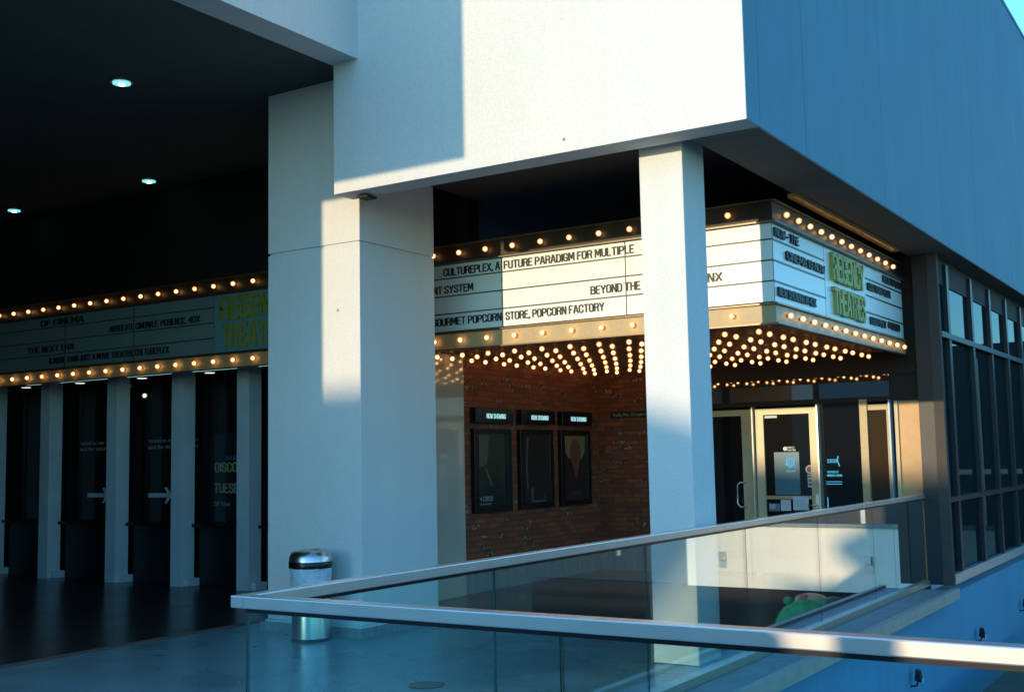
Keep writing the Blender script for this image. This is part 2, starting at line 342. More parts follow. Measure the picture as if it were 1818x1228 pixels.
GL = {
'A': (.56, ['0,0 .22,1 .34,1 .56,0', '.09,.30 .47,.30']), 'B': (.5, ['0,0 0,1 .38,1 .5,.88 .5,.66 .40,.53 0,.53', '.40,.53 .5,.42 .5,.12 .38,0 0,0']),
'C': (.5, ['.5,.70 .5,.87 .37,1 .13,1 0,.87 0,.13 .13,0 .37,0 .5,.13 .5,.30']), 'D': (.5, ['0,0 0,1 .34,1 .5,.85 .5,.15 .34,0 0,0']),
'E': (.42, ['.42,1 0,1 0,0 .42,0', '0,.52 .36,.52']), 'F': (.42, ['.42,1 0,1 0,0', '0,.52 .36,.52']),
'G': (.5, ['.5,.70 .5,.87 .37,1 .13,1 0,.87 0,.13 .13,0 .37,0 .5,.13 .5,.46 .28,.46']), 'H': (.5, ['0,0 0,1', '.5,0 .5,1', '0,.52 .5,.52']),
'I': (0, ['0,0 0,1']), 'J': (.4, ['.4,1 .4,.13 .28,0 .12,0 0,.13 0,.3']), 'K': (.5, ['0,0 0,1', '.48,1 .02,.42', '.18,.58 .5,0']), 'L': (.4, ['0,1 0,0 .4,0']),
'M': (.66, ['0,0 0,1 .08,1 .33,.25 .58,1 .66,1 .66,0']), 'N': (.5, ['0,0 0,1 .06,1 .44,0 .5,0 .5,1']), 'O': (.5, ['.13,0 0,.13 0,.87 .13,1 .37,1 .5,.87 .5,.13 .37,0 .13,0']),
'P': (.5, ['0,0 0,1 .38,1 .5,.88 .5,.58 .38,.46 0,.46']), 'R': (.5, ['0,0 0,1 .38,1 .5,.88 .5,.62 .38,.50 0,.50', '.30,.50 .42,.42 .5,0']),
'S': (.48, ['.48,.72 .48,.87 .36,1 .12,1 0,.87 0,.68 .48,.34 .48,.13 .36,0 .12,0 0,.13 0,.28']), 'T': (.5, ['0,1 .5,1', '.25,1 .25,0']),
'U': (.5, ['0,1 0,.13 .13,0 .37,0 .5,.13 .5,1']), 'V': (.52, ['0,1 .24,0 .28,0 .52,1']), 'W': (.74, ['0,1 .16,0 .22,0 .37,.8 .52,0 .58,0 .74,1']),
'X': (.52, ['0,1 .52,0', '0,0 .52,1']), 'Y': (.52, ['0,1 .26,.45 .52,1', '.26,.45 .26,0']), '4': (.5, ['.40,0 .40,1 .34,1 0,.34 0,.26 .52,.26']),
',': (.02, ['.02,.06 .02,-.02 -.03,-.16']), '-': (.26, ['0,.45 .26,.45']), '.': (.0, ['0,0 0,.04'])}
def block(name, s, m, parent, plane, at, u0, u1, z0, h, depth=.004, stroke=.15, gap=.24):
    """bold condensed capitals cut from strokes, fitted between u0 and u1"""
    words = []; x = 0; cur = []
    for ch in s+' ':
        if ch == ' ':
            if cur: words.append(cur); cur = []
            x += .30; continue
        w, ps = GL[ch]
        for p in ps:
            pts = [tuple(map(float, q.split(','))) for q in p.split()]
            for a, b in zip(pts[:-1], pts[1:]): cur.append(((a[0]+x, a[1]), (b[0]+x, b[1])))
        x += w+gap
    W = x-.30-gap+stroke; k = (u1-u0)/W; hs = stroke/2
    for segs in words:
        q = MB()
        for i, (a, b) in enumerate(segs):
            dx, dy = b[0]-a[0], b[1]-a[1]; L_ = math.hypot(dx, dy) or 1; dx, dy = dx/L_, dy/L_; e = hs*.78
            ax, ay, bx, by = a[0]-dx*e, a[1]-dy*e, b[0]+dx*e, b[1]+dy*e
            quad = [(ax-dy*hs, ay+dx*hs), (ax+dy*hs, ay-dx*hs), (bx+dy*hs, by-dx*hs), (bx-dy*hs, by+dx*hs)]
            quad = [(u0+(u+hs)*k, z0+(min(max(v, -.2), 1.0+hs)*(1-stroke)+hs)*h) for u, v in quad]
            t = depth+.0004*(i % 5)
            if plane == 'front': q.prism(quad, 'y', at-t, at)
            else: q.prism(quad, 'x', at, at+t)
        q.build(name, m, parent)
# ================================================================== GROUND AND FLOORS
XR = -.30
q = MB(); q.add([(-250,-250,-6),(250,-250,-6),(250,250,-6),(-250,250,-6)], [(0,1,2,3)]); tag(q.build('ground', GROUND), kind='structure')
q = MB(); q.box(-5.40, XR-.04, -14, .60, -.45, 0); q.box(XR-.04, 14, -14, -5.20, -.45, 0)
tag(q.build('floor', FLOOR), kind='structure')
q = MB(); q.box(-18, -5.56, -14, 4.5, -.45, 0); q.box(-5.40, XR-.04, .60, 6.6, -.45, 0.0); tag(q.build('floor_dark_and_shade', FLOORD), kind='structure')  # second box is the entrance floor, soffit shade put into its colour
q = MB(); q.box(-5.56, -5.40, -14, 4.5, -.45, .002); tag(q.build('floor_strip', STRIP), kind='structure')
# ================================================================== CINEMA BUILDING
H = 4.058
cb = thing('cinema_building', (-2, 0, 0), 'white cinema building with overhanging box facade, brick entrance wall and dark portico', 'building')
B('front_facade', (-3.785, .221, -.63, -.36, H, 8.85), WHITE, cb)
# right face in panels with thin joints
q = MB(); ys = [-.36, .715, 3.156, 5.707, 7.759, 10.3, 12.8, 15.3, 17.8, 20.3, 24]
for a, b in zip(ys[:-1], ys[1:]): q.box(-.317, .225, a+.004, b-.004, H, 8.80)
q.box(.2212, .225, -.627, -.352, H+.001, 8.80); q.box(-.31, .215, -.36, 24, H+.01, 8.79); q.box(-.317, .235, -.36, 24, 8.80, 8.86)
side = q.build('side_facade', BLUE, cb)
B('soffit_beam', (-.3172, .223, -.3598, 24, H-.012, H-.002), SOFF, cb)
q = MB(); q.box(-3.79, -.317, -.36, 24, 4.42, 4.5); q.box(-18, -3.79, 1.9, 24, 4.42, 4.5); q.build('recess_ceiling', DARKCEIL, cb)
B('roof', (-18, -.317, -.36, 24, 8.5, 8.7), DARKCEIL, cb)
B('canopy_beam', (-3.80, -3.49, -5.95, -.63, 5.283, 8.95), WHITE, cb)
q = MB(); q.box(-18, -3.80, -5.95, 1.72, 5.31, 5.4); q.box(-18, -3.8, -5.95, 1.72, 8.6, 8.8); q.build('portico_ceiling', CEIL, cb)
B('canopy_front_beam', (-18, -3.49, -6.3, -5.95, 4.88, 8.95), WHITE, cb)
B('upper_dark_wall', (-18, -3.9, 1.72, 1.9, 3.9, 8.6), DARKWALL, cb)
B('portico_end_wall', (-18.2, -18, -6.3, 6, 0, 8.9), FARWALL, cb)
B('brick_wall', (-5.1, -4.85, 2.87, 6.3, .36, 3.3), BRICKY, cb)
B('brick_return', (-4.85, -3.45, 6.3, 6.5, .36, 3.3), BRICKX, cb)
q = MB(); q.box(-5.1, -4.838, 2.87, 6.3, 0, .36); q.box(-4.838, -3.45, 6.288, 6.5, 0, .36); q.build('plinth', PLINTH, cb)
B('entrance_backing', (-3.5, -.2, 6.52, 6.56, 0, 3.0), DARKWALL, cb)
B('tiled_pier', (-5.1, -4.82, 1.7, 2.87, 0, 3.0), TILE, cb)
q = MB(); q.box(-3.45, -.2, 6.34, 6.5, 2.6, 4.42); q.box(-3.45, -.2, 6.29, 6.34, 2.58, 2.66); q.box(-3.45, -.2, 6.27, 6.4, 2.235, 2.30); q.build('door_header', DARKWALL, cb)
B('transom_glass', (-3.45, -.66, 6.32, 6.36, 2.30, 2.58), TRANS, cb)
B('transom_panel', (-.655, -.2, 6.32, 6.36, 2.30, 2.58), DARKWALL, cb)
B('lower_wall', (-.3, .0, -5.0, 24, -6, -.12), BLUE2, cb)
q = MB(); q.box(XR-.04, .15, -5.2, 5.80, -.12, -.035, 0); q.box(.10, .165, -5.2, 5.82, -.125, -.005, 1)
tag(q.build('slab_edge', [LEDGE, EDGE], cb))
B('deck_edge_face', (.165, 14, -5.205, -5.08, -.45, -.01), EDGE, cb)
B('soffit_trim', (-.36, -.27, 1.9, 5.6, H-.055, H-.0125), plain('brass_trim', (.75, .55, .26), .30, .8), cb)
# box office back wall behind the pilasters
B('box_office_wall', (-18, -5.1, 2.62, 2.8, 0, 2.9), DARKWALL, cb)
# junction box under the soffit
B('junction_box', (-3.62, -3.50, -.50, -.36, H-.035, H-.0122), DARKCEIL, cb)
# ------------------------------------------------------------------ big pillar and column
pl = thing('pillar', (-4.4, .33, 0), 'big square white pillar with a horizontal joint, behind the steel bin', 'pillar')
q = MB(); ZJ = 3.677
q.box(-4.99, -3.80, -.256, .925, .10, ZJ-.012); q.box(-4.99, -3.80, -.256, .925, ZJ+.012, 5.31); q.box(-4.975, -3.815, -.241, .91, ZJ-.012, ZJ+.012)
q.build('shaft', WHITE, pl, .006)
B('base_flange', (-5.005, -3.785, -.275, .94, .082, .099), WHITE, pl)
B('kerb', (-5.04, -3.74, -.31, .98, 0, .082), PLINTH, pl)
co = thing('column', (-.655, -.07, 0), 'slim square white column near the building corner, half sunlit', 'column')
B('shaft', (-.846, -.466, -.26, .17, .004, 4.42), WHITE, co, .006)
# ------------------------------------------------------------------ box office
xs = [-13.30, -11.93, -10.42, -9.08, -7.84, -6.5]
names = ['furthest left', 'second from the left edge of the view', 'left of the window with the right-hand arrow', 'right of the ticket arrow window', 'just left of the big white pillar', 'hidden behind the big pillar']
pil_labels = ['pale pilaster at the far left edge of the box office, deep in shade',
 'pale pilaster left of the first arrow window', 'pale pilaster between the two windows with arrows',
 'pale pilaster between the arrow window and the discount poster', 'pale pilaster right of the discount poster, beside the big white pillar',
 'pale pilaster right behind the big white pillar']
for x, lab in zip(xs, pil_labels):
    t = thing('pilaster', (x+.12, 2.2, 0), lab, 'pilaster', 'pale pilasters of the box office')
    B('shaft', (x-.03, x+.19, 2.10, 2.32, 0, 2.86), PILAST, t, .004)
    B('base_block', (x, x+.25, 2.16, 2.36, .001, .10), PILAST, t, .004)
for i, (a, b) in enumerate(zip(xs[:-1], xs[1:])):
    labs = ['dark ticket window at the far left of the box office', 'dark ticket window with an arrow at its right, left one of the arrow windows',
            'dark ticket window with a clear white arrow, beside the discount window', 'dark window with a discount poster',
            'dark ticket window half behind the big white pillar']
    t = thing('ticket_window', ((a+b)/2+.12, 2.5, 0), labs[i], 'window', 'ticket windows of the box office')
    B('glass', (a+.24, b, 2.50, 2.53, .80, 2.80), DGLASS, t)
    B('lower_panel', (a+.24, b, 2.36, 2.52, 0, .775), BLACK, t)
    B('counter', (a+.20, b+.02, 2.26, 2.54, .775, .82), BLACKM, t)
    B('mullion', (a+.33, a+.38, 2.47, 2.50, .82, 2.80), BLACKM, t)
    if i in (1, 2):
        x0 = a+.36
        text('lettering', 'Proceed to our concession\nstand for ticket purchase', TEXTD, t, 'front', 2.495, x0-.05, x0+1.05, 1.93, .055, bold=.01)
        q = MB(); x1 = b-.44; zc = 1.19
        q.box(x1-.50, x1-.10, 2.485, 2.498, zc-.03, zc+.03); q.prism([(x1-.16, zc+.11), (x1-.11, zc+.11), (x1, zc), (x1-.11, zc-.11), (x1-.16, zc-.11), (x1-.08, zc)], 'y', 2.480, 2.484)
        q.build('arrow', TEXTW, t)
    if i == 3:
        B('poster', (-8.80, -7.90, 2.485, 2.498, .86, 2.02), POSTERG, t)
        block('lettering', 'DISCOUNT', TEXTY, t, 'front', 2.4845, -8.68, -7.95, 1.50, .13)
        block('lettering', 'TUESDAY', TEXTY, t, 'front', 2.4845, -8.69, -8.02, 1.22, .13)
        text('lettering', '$7.50 Tickets', TEXTD, t, 'front', 2.484, -8.74, -8.38, 1.05, .055, shear=.2)
        q = MB()
        for k in range(9): q.box(-8.46+k*.065, -8.42+k*.065, 2.478, 2.484, 1.66, 1.71)
        q.box(-8.53, -7.85, 2.480, 2.484, 1.72, 1.725); q.build('film_strip', TEALP, t)
# small slit lights under the marquee
for x, w in zip((-12.22, -10.96, -9.63, -8.30), ('first from the left', 'second from the left', 'third from the left', 'rightmost')):
    t = thing('recessed_light', (x, 2.05, 2.80), 'small recessed light under the dark marquee, %s' % w, 'light', 'recessed lights over the ticket windows')
    q = MB(); q.lathe([(.065, 2.798), (.065, 2.812)], 20, (x, 2.03, 0)); q.build('lens', SMALL, t)
    q = MB(); q.lathe([(.085, 2.803), (.085, 2.813)], 20, (x, 2.03, 0)); q.build('trim_ring', BLACKM, t)
t = thing('globe_lamp', (-9.5, 2.47, 2.3), 'small round globe lamp glowing at the top of the arrow window', 'lamp')
q = MB(); q.sphere((-10.09, 2.46, 2.60), (.035, .03, .03)); q.build('globe', SMALL, t)
q = MB(); q.tube([(-10.09, 2.46, 2.62), (-10.09, 2.46, 2.80)], .006); q.build('stem', BLACKM, t)
# downlights in the portico ceiling
for (x, y), w in zip([(-5.77, -1.44), (-8.68, 1.32), (-11.57, 1.33)], ['largest one, nearest to the white canopy beam', 'middle one, above the marquee', 'leftmost one, above the dark marquee']):
    t = thing('downlight', (x, y, 5.3), 'round glowing teal downlight in the dark ceiling, '+w, 'downlight', 'downlights in the portico ceiling')
    q = MB(); q.lathe([(.11, 5.285), (.11, 5.309)], 28, (x, y, 0)); q.build('trim_ring', STEEL, t)
    q = MB(); q.lathe([(.085, 5.275), (.085, 5.284)], 28, (x, y, 0)); q.build('lens', DOWN, t)
    q = MB(); q.lathe([(.03, 5.262), (.03, 5.274)], 20, (x, y, 0)); q.build('lamp_core', DOWNC, t)
# ================================================================== MARQUEE
YF, XF, XL = 1.62, -.43, -13.5
mq = thing('marquee_sign', (-2, 1.62, 2.8), 'long theatre marquee with white letter boards and rows of glowing bulbs, turning the building corner', 'marquee')
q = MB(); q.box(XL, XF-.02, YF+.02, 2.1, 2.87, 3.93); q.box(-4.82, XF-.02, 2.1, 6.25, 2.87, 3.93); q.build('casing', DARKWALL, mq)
def sign_x(a, b): return (a, b, YF, YF+.018, 3.0, 3.73)
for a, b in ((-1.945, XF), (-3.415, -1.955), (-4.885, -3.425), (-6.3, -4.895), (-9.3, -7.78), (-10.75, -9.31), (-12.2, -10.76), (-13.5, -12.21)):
    B('letter_board', sign_x(a, b), MPANEL if b > -6 else MPANEL_SHADE, mq)
B('title_board', (-7.77, -6.31, YF-.003, YF+.018, 3.0, 3.73), MPANELB, mq)
B('letter_board', (XF-.018, XF, YF+.001, 3.14, 3.0, 3.73), MPANEL, mq); B('title_board', (XF-.018, XF+.003, 3.15, 4.62, 3.0, 3.73), MPANEL, mq)
B('letter_board', (XF-.018, XF, 4.63, 6.25, 3.0, 3.73), MPANEL, mq)
q = MB()
for z in (3.19, 3.385, 3.58):
    for b in ((-6.3, XF+.008, YF-.01, YF, z-.006, z+.006), (-13.5, -7.78, YF-.01, YF, z-.006, z+.006),
              (XF, XF+.008, YF, 3.14, z-.008, z+.008), (XF, XF+.008, 4.63, 6.25, z-.008, z+.008)): B('letter_rail', b, RAILD, mq)
for x in (-1.95, -3.42, -4.89, -9.305, -10.755): B('board_joint', (x-.004, x+.004, YF-.006, YF-.001, 3.0, 3.73), RAILD, mq)
# bulb troughs: upper and lower, with lips
q = MB()
q.box(XL, XF+.02, YF-.02, YF+.02, 3.76, 3.93); q.box(XF-.02, XF+.02, YF+.02, 6.25, 3.76, 3.93)
q.build('upper_trough', BARF, mq)
q = MB()
q.box(XL, XF+.02, YF-.02, YF+.02, 2.80, 2.965); q.box(XF-.02, XF+.02, YF+.02, 6.25, 2.80, 2.965)
q.build('lower_trough', BAR, mq)
q = MB()
for z in (3.93, 3.735, 2.968, 2.785):
    q.box(XL, XF+.055, YF-.055, YF-.01, z, z+.014); q.box(XF+.01, XF+.055, YF-.01, 6.25, z, z+.014)
q.build('trough_lips', plain('lip_metal', (.16, .12, .07), .35, .7), mq)
# soffit with ribs
sf = thing('canopy_soffit', (-2.6, 4, 2.86), 'brown soffit panel under the marquee studded with a grid of glowing bulbs', 'soffit')
q = MB(); q.box(-4.82, XF-.02, YF+.02, 6.28, 2.862, 2.869)
k = YF+.10
while k < 6.2: q.box(-4.82, XF-.02, k, k+.02, 2.852, 2.8619); k += .115
q.build('soffit_panel', BROWNS, sf)
# the bulbs
def bulb_mesh(axis):
    q = MB(); d = {'z': (0, 0, 1), 'y': (0, 1, 0), 'x': (-1, 0, 0)}[axis]
    q.sphere((0, 0, 0), .017, 10, 8, 0); q.sphere((0, 0, 0), .029, 14, 10, 1)
    D = Vector(d)
    q.tube([D*.024, D*.06], .015, 8, 2)
    q.tube([D*.05, D*.062], .026, 10, 2)
    me = bpy.data.meshes.new('light_bulb'); me.from_pydata(q.v, [], q.f)
    for m_ in (CORE, SHELL, SOCKET): me.materials.append(m_)
    for i, p in enumerate(me.polygons): p.material_index = q.mi[i]; p.use_smooth = True
    return me
BM_ = {a: bulb_mesh(a) for a in 'xyz'}
CORES = [emit('bulb_core_dim', (1.0, .60, .24), 6.5), emit('bulb_core_warm', (1.0, .62, .26), 9)]
VAR = {}
for a in 'xyz':
    VAR[a] = [BM_[a], BM_[a]]
    for c_ in CORES:
        m_ = BM_[a].copy(); m_.materials[0] = c_; VAR[a].append(m_)
def bulb(parent, p, axis):
    o = bpy.data.objects.new('light_bulb', random.choice(VAR[axis])); COL.objects.link(o); o.parent = parent; o.location = Vector(p)-parent_world(parent); return o
SP = .345
front = [i for i in range(0, 34) if not (16 <= i <= 17)]
cnt = 0; extra = []
for i in range(0, 34):
    x = -.83-SP*i
    vis = i in (0, 3, 4, 5, 6, 7, 8, 9, 10) or i >= 17
    for z in (3.84, 2.887):
        if vis: bulb(mq, (x, YF-.06, z), 'y'); cnt += 1
        else: extra.append((x, YF-.06, z))
for i in range(13):
    y = 1.885+SP*i
    for z in (3.84, 2.883):
        if z > 3 and i == 12: continue
        bulb(mq, (XF+.06, y, z), 'x'); cnt += 1
def bulb_lump(parent, pts, axis):
    q = MB()
    src = BM_[axis]
    for p in pts:
        q.add([Vector(v.co)+Vector(p) for v in src.vertices], [tuple(f.vertices) for f in src.polygons], 0, True)
        for j, f in enumerate(src.polygons): q.mi[len(q.mi)-len(src.polygons)+j] = f.material_index
    o = q.build('light_bulbs', [CORE, SHELL, SOCKET], parent, recalc=False); o['kind'] = 'stuff'; return o
if extra: bulb_lump(mq, extra, 'y')
grid = []
for i in range(12):
    x = -.82-.356*i
    for y0 in (2.23, 2.93, 3.65, 4.36, 5.06, 5.74):
        for dy in (0, .30): grid.append((x, y0+dy, 2.795))
def px(p):
    v = Vector(p)-Vector((3.2333, -8.5873, 1.6)); return 909+2054.13*v.dot(R_)/v.dot(F_)
seen = [g for g in grid if not (1141 < px(g) < 1264 or px(g) < 774)]
seen.sort(key=lambda g: (Vector(g)-Vector((3.23, -8.59, 1.6))).length); seen = seen[:100]
ss = set(seen)
for g in seen: bulb(sf, g, 'z')
bulb_lump(sf, [g for g in grid if g not in ss], 'z')
# lettering on the boards (front)
L = lambda s, a, b, z, h=.088, m=LETTER: block('lettering', s, m, mq, 'front', YF-.001, a, b, z, h, .010)
L('CULTUREPLEX, A', -4.18, -3.44, 3.607); L('FUTURE PARADIGM FOR MULTIPLE', -3.39, -1.85, 3.607)
L('MENT SYSTEM', -4.46, -3.79, 3.415); L('BEYOND THE', -2.35, -1.79, 3.235); L('SCREENX', -1.45, -.93, 3.235)
L('GOURMET POPCORN', -4.34, -3.43, 3.06); L('STORE, POPCORN FACTORY', -3.38, -2.20, 3.06)
L('OF CINEMA', -11.3, -10.35, 3.607); L('ABSOLUTE CINEMA E', -9.80, -8.83, 3.415); L('PERIENCE,', -8.77, -8.29, 3.415); L('4DX', -8.24, -8.03, 3.415)
L('THE NEXT ERA', -11.6, -10.55, 3.235); L('IS MORE THAN JUST A MOVIE THEATER, CULTUREPLEX', -11.1, -8.61, 3.06)
block('title_lettering', 'REGENCY', YELLOW, mq, 'front', YF-.004, -7.66, -6.42, 3.395, .31, .02, .19, .20)
block('title_lettering', 'THEATRES', YELLOW, mq, 'front', YF-.004, -7.62, -6.40, 3.04, .31, .02, .19, .20)
Rr = lambda s, a, b, z, h=.088: block('lettering', s, LETTER, mq, 'right', XF+.001, a, b, z, h, .022, .17)
Rr('NOW - THE', 1.66, 2.33, 3.61); Rr('CINEMA IS NOW', 1.96, 3.11, 3.43); Rr('NOW SHOWING IN 4DX', 1.70, 2.78, 3.055)
Rr('MULTIPLEX', 5.36, 6.19, 3.615); Rr('CULTUREPLEX', 4.69, 5.65, 3.45); Rr('GOURMET', 4.74, 5.40, 3.06); Rr('FOOD', 5.51, 6.01, 3.07)
block('title_lettering', 'REGENCY', YELLOW, mq, 'right', XF+.004, 3.32, 4.46, 3.39, .31, .04, .19, .18)
block('title_lettering', 'THEATRES', YELLOW, mq, 'right', XF+.004, 3.34, 4.46, 3.04, .30, .04, .19, .18)
# ================================================================== POSTER CASES
XB = -4.85
plab = ['poster case with a pale strip at its upper left, nearest to the pillar', 'poster case on the brick wall, middle one of three, nearly black', 'poster case on the brick wall with an orange poster, nearest to the wall corner']
for i, y0 in enumerate((3.04, 4.09, 5.13)):
    w = .84
    t = thing('poster_case', (XB, y0+w/2, 1.5), plab[i], 'poster', 'poster cases on the brick wall')
    q = MB(); q.box(XB, XB+.06, y0, y0+w, .95, 1.02); q.box(XB, XB+.06, y0, y0+w, 1.92, 1.98); q.box(XB, XB+.06, y0, y0+.10, 1.02, 1.92); q.box(XB, XB+.06, y0+w-.10, y0+w, 1.02, 1.92); q.build('frame', BLACKM, t, .004)
    B('glass', (XB, XB+.035, y0+.10, y0+w-.10, 1.02, 1.92), POSTERG, t)
    q = MB(); X = XB+.0352
    if i == 0:
        q.prism([(y0+.11, 1.90), (y0+.36, 1.90), (y0+.30, 1.55), (y0+.13, 1.50)], 'x', X, X+.002, 0)
        q.prism([(y0+.25, 1.50), (y0+.29, 1.50), (y0+.42, 1.28), (y0+.39, 1.27)], 'x', X, X+.002, 0)
        q.build('poster_picture', plain('poster_grey', (.09, .10, .07), .6), t)
        text('lettering', 'N CREUS', TEXTD, t, 'right', X, y0+.12, y0+.42, 1.09, .06)
        text('lettering', 'IN THEATERS', TEXTD, t, 'right', X, y0+.14, y0+.37, 1.045, .02)
    elif i == 1:
        q.prism([(y0+.20, 1.88), (y0+.23, 1.88), (y0+.19, 1.5), (y0+.21, 1.20), (y0+.18, 1.2), (y0+.16, 1.5)], 'x', X, X+.002)
        q.prism([(y0+.28, 1.20), (y0+.34, 1.23), (y0+.32, 1.06), (y0+.62, 1.05), (y0+.60, 1.15), (y0+.64, 1.03), (y0+.29, 1.03)], 'x', X, X+.002)
        q.build('poster_picture', plain('poster_slate', (.07, .085, .095), .6), t)
    else:
        q.prism([(y0+.14, 1.90), (y0+.70, 1.90), (y0+.68, 1.68), (y0+.60, 1.58), (y0+.22, 1.60), (y0+.15, 1.68)], 'x', X, X+.002, 0)
        vs = [(y0+.42+.15*math.cos(a/14*6.283), 1.66+.20*math.sin(a/14*6.283)) for a in range(14)]
        q.prism(vs, 'x', X+.002, X+.004, 1); q.prism([(y0+.30, 1.6), (y0+.55, 1.6), (y0+.45, 1.32), (y0+.40, 1.32)], 'x', X+.0022, X+.0042, 1)
        q.build('poster_picture', [plain('poster_gold', (.22, .17, .07), .6), plain('poster_rust', (.16, .055, .03), .6)], t)
        text('lettering', 'IN THEATERS', plain('poster_red_text', (.22, .05, .03), .6), t, 'right', X, y0+.28, y0+.56, 1.10, .035)
    t = thing('now_showing_sign', (XB, y0+w/2, 2.14), ['lit sign box above the leftmost poster case', 'lit sign box above the middle poster case', 'lit sign box above the poster case nearest the wall corner'][i], 'sign', 'lit sign boxes over the poster cases')
    B('sign_box', (XB, XB+.09, y0, y0+w, 2.05, 2.235), BLACKM, t, .004)
    block('lettering', 'NOW SHOWING', NOWSHOW, t, 'right', XB+.0905, y0+.23, y0+.66, 2.105, .062, .003)
t = thing('occupancy_sign', (-4.3, 6.28, 2.2), 'thin dark notice plate high on the brick wall beside the column', 'sign')
B('plate', (-4.62, -3.75, 6.275, 6.299, 2.155, 2.245), BLACK, t)
text('lettering', 'Facility Max. Occupant Load: 140', TEXTD, t, 'front', 6.274, -4.58, -3.85, 2.18, .045)
t = thing('step_light', (-4.84, 4.1, .28), 'small hooded step light low on the concrete plinth', 'light')
B('hood', (-4.838, -4.80, 4.12, 4.20, .22, .30), FRAMEL, t, .006)
B('back_plate', (-4.838, -4.83, 4.10, 4.22, .16, .31), FRAMEL, t)
# ================================================================== DOORS (back wall, y = 6.3)
Y = 6.30
def door(x0, x1, label, stile=.115, glassx=None, handle=None):
    t = thing('door', ((x0+x1)/2, Y, 0), label, 'door', 'entrance doors')
    q = MB(); q.box(x0, x0+stile, Y-.03, Y+.02, .04, 2.2); q.box(x1-stile, x1, Y-.03, Y+.02, .04, 2.2)
    q.box(x0+stile, x1-stile, Y-.03, Y+.02, 2.12, 2.2); q.box(x0+stile, x1-stile, Y-.03, Y+.02, .04, .22)
    q.build('door_frame', DOORF, t)
    B('glass', (x0+stile, x1-stile, Y-.005, Y+.005, .22, 2.12), DGLASS, t)
    return t
d1 = door(-3.42, -2.475, 'left entrance door with pale frame and a C-shaped pull handle, beside the column', .16)
q = MB(); q.tube([(-2.60, Y-.03, 1.22), (-2.66, Y-.075, 1.23), (-2.70, Y-.08, 1.20), (-2.71, Y-.08, .95), (-2.67, Y-.08, .90), (-2.60, Y-.03, .90)], .011); q.build('handle', STEEL, d1)
d2 = door(-2.44, -1.585, 'middle entrance door with pale frame, stickers and paper notices on its glass', .115)
B('push_bar', (-2.32, -1.68, Y-.05, Y-.006, 1.005, 1.05), BAR, d2)
q = MB(); q.box(-1.645, -1.605, Y-.05, Y-.03, .90, 1.07); q.build('lock_plate', STEEL, d2)
q = MB(); q.tube([(-1.625, Y-.05, .93), (-1.625, Y-.09, .93), (-1.74, Y-.09, .925)], .011); q.build('lever', STEEL, d2)
B('poster', (-2.20, -1.86, Y-.010, Y-.006, 1.06, 1.62), TEALP, d2)
block('lettering', '4DX', CYAN, d2, 'front', Y-.0102, -2.045, -1.915, 1.42, .13, .001)
text('lettering', 'ABSOLUTE CINEMA', CYAN, d2, 'front', Y-.0105, -2.04, -1.92, 1.36, .02, .001)
text('lettering', 'REGENCY\nTHEATRES', TEXTW, d2, 'front', Y-.0065, -2.02, -1.90, 1.67, .022, .001, .02)
q = MB(); q.lathe([(.028, .006), (.028, .008)], 18, (-2.045, Y, 1.665), 0, 'y'); q.build('logo_disc', TEXTW, d2)
q = MB(); q.lathe([(.055, .007), (.055, .009)], 24, (-1.725, Y, 1.39), 0, 'y'); q.lathe([(.04, .0091), (.04, .0105)], 24, (-1.725, Y, 1.39), 1, 'y'); q.build('round_sticker', [PAPER, plain('sticker_red', (.25, .03, .05), .5)], d2)
q = MB(); q.box(-1.757, -1.695, Y-.008, Y-.006, 1.16, 1.325, 0)
for k in range(3): q.box(-1.75, -1.702, Y-.0095, Y-.0081, 1.18+k*.05, 1.212+k*.05, 1)
q.build('sticker_strip', [PAPER, TEALP], d2)
B('lamp_reflection', (-2.31, -2.14, Y-.008, Y-.0055, 2.075, 2.108), PAPER, d2)  # pale plate standing in for a lamp reflection on the glass
for x0, x1, z0, z1, n_ in ((-2.28, -2.125, .85, .95, 0), (-2.115, -1.98, .855, .995, 4), (-1.95, -1.74, .865, 1.035, 4)):
    nt = thing('paper_notice', ((x0+x1)/2, Y-.06, z0), {-2.28: 'small grey notice reading NO on the door glass', -2.115: 'small pale paper notice between the NO sign and the larger notice', -1.95: 'larger pale paper notice on the door glass beside the lever'}[x0], 'notice', 'notices taped to the entrance door')
    B('sheet', (x0, x1, Y-.058, Y-.054, z0, z1), PAPER if n_ else plain('grey_sheet', (.16, .18, .20), .8), nt)
    if n_:
        q = MB()
        for k in range(5): q.box(x0+.02, x1-.02-.01*(k % 2), Y-.0595, Y-.0581, z0+.02+k*(z1-z0-.03)/5, z0+.026+k*(z1-z0-.03)/5)
        q.build('printed_lines', TEXTD, nt)
    else: text('lettering', 'NO', PAPER, nt, 'front', Y-.0585, x0+.015, x0+.09, z0+.035, .055, .001, .03)
t = thing('door_mullion', (-2.46, Y, 0), 'thin bright vertical fin left of the middle entrance door', 'mullion', 'bright fins between the doors')
B('fin', (-2.468, -2.448, Y-.10, Y+.02, .0, 2.235), FRAMEL, t)
t = thing('door_mullion', (-1.56, Y, 0), 'thin bright vertical fin right of the middle entrance door', 'mullion', 'bright fins between the doors')
B('fin', (-1.578, -1.556, Y-.12, Y+.02, .0, 2.235), FRAMEL, t)
t = thing('display_window', (-1.3, Y, 0), 'black display window with blue glowing lettering right of the middle door', 'window')
B('glass', (-1.55, -1.035, Y, Y+.02, .05, 2.235), DGLASS, t)
block('lettering', 'SCREENX', CYAN, t, 'front', Y-.001, -1.49, -1.36, 1.47, .05, .001)
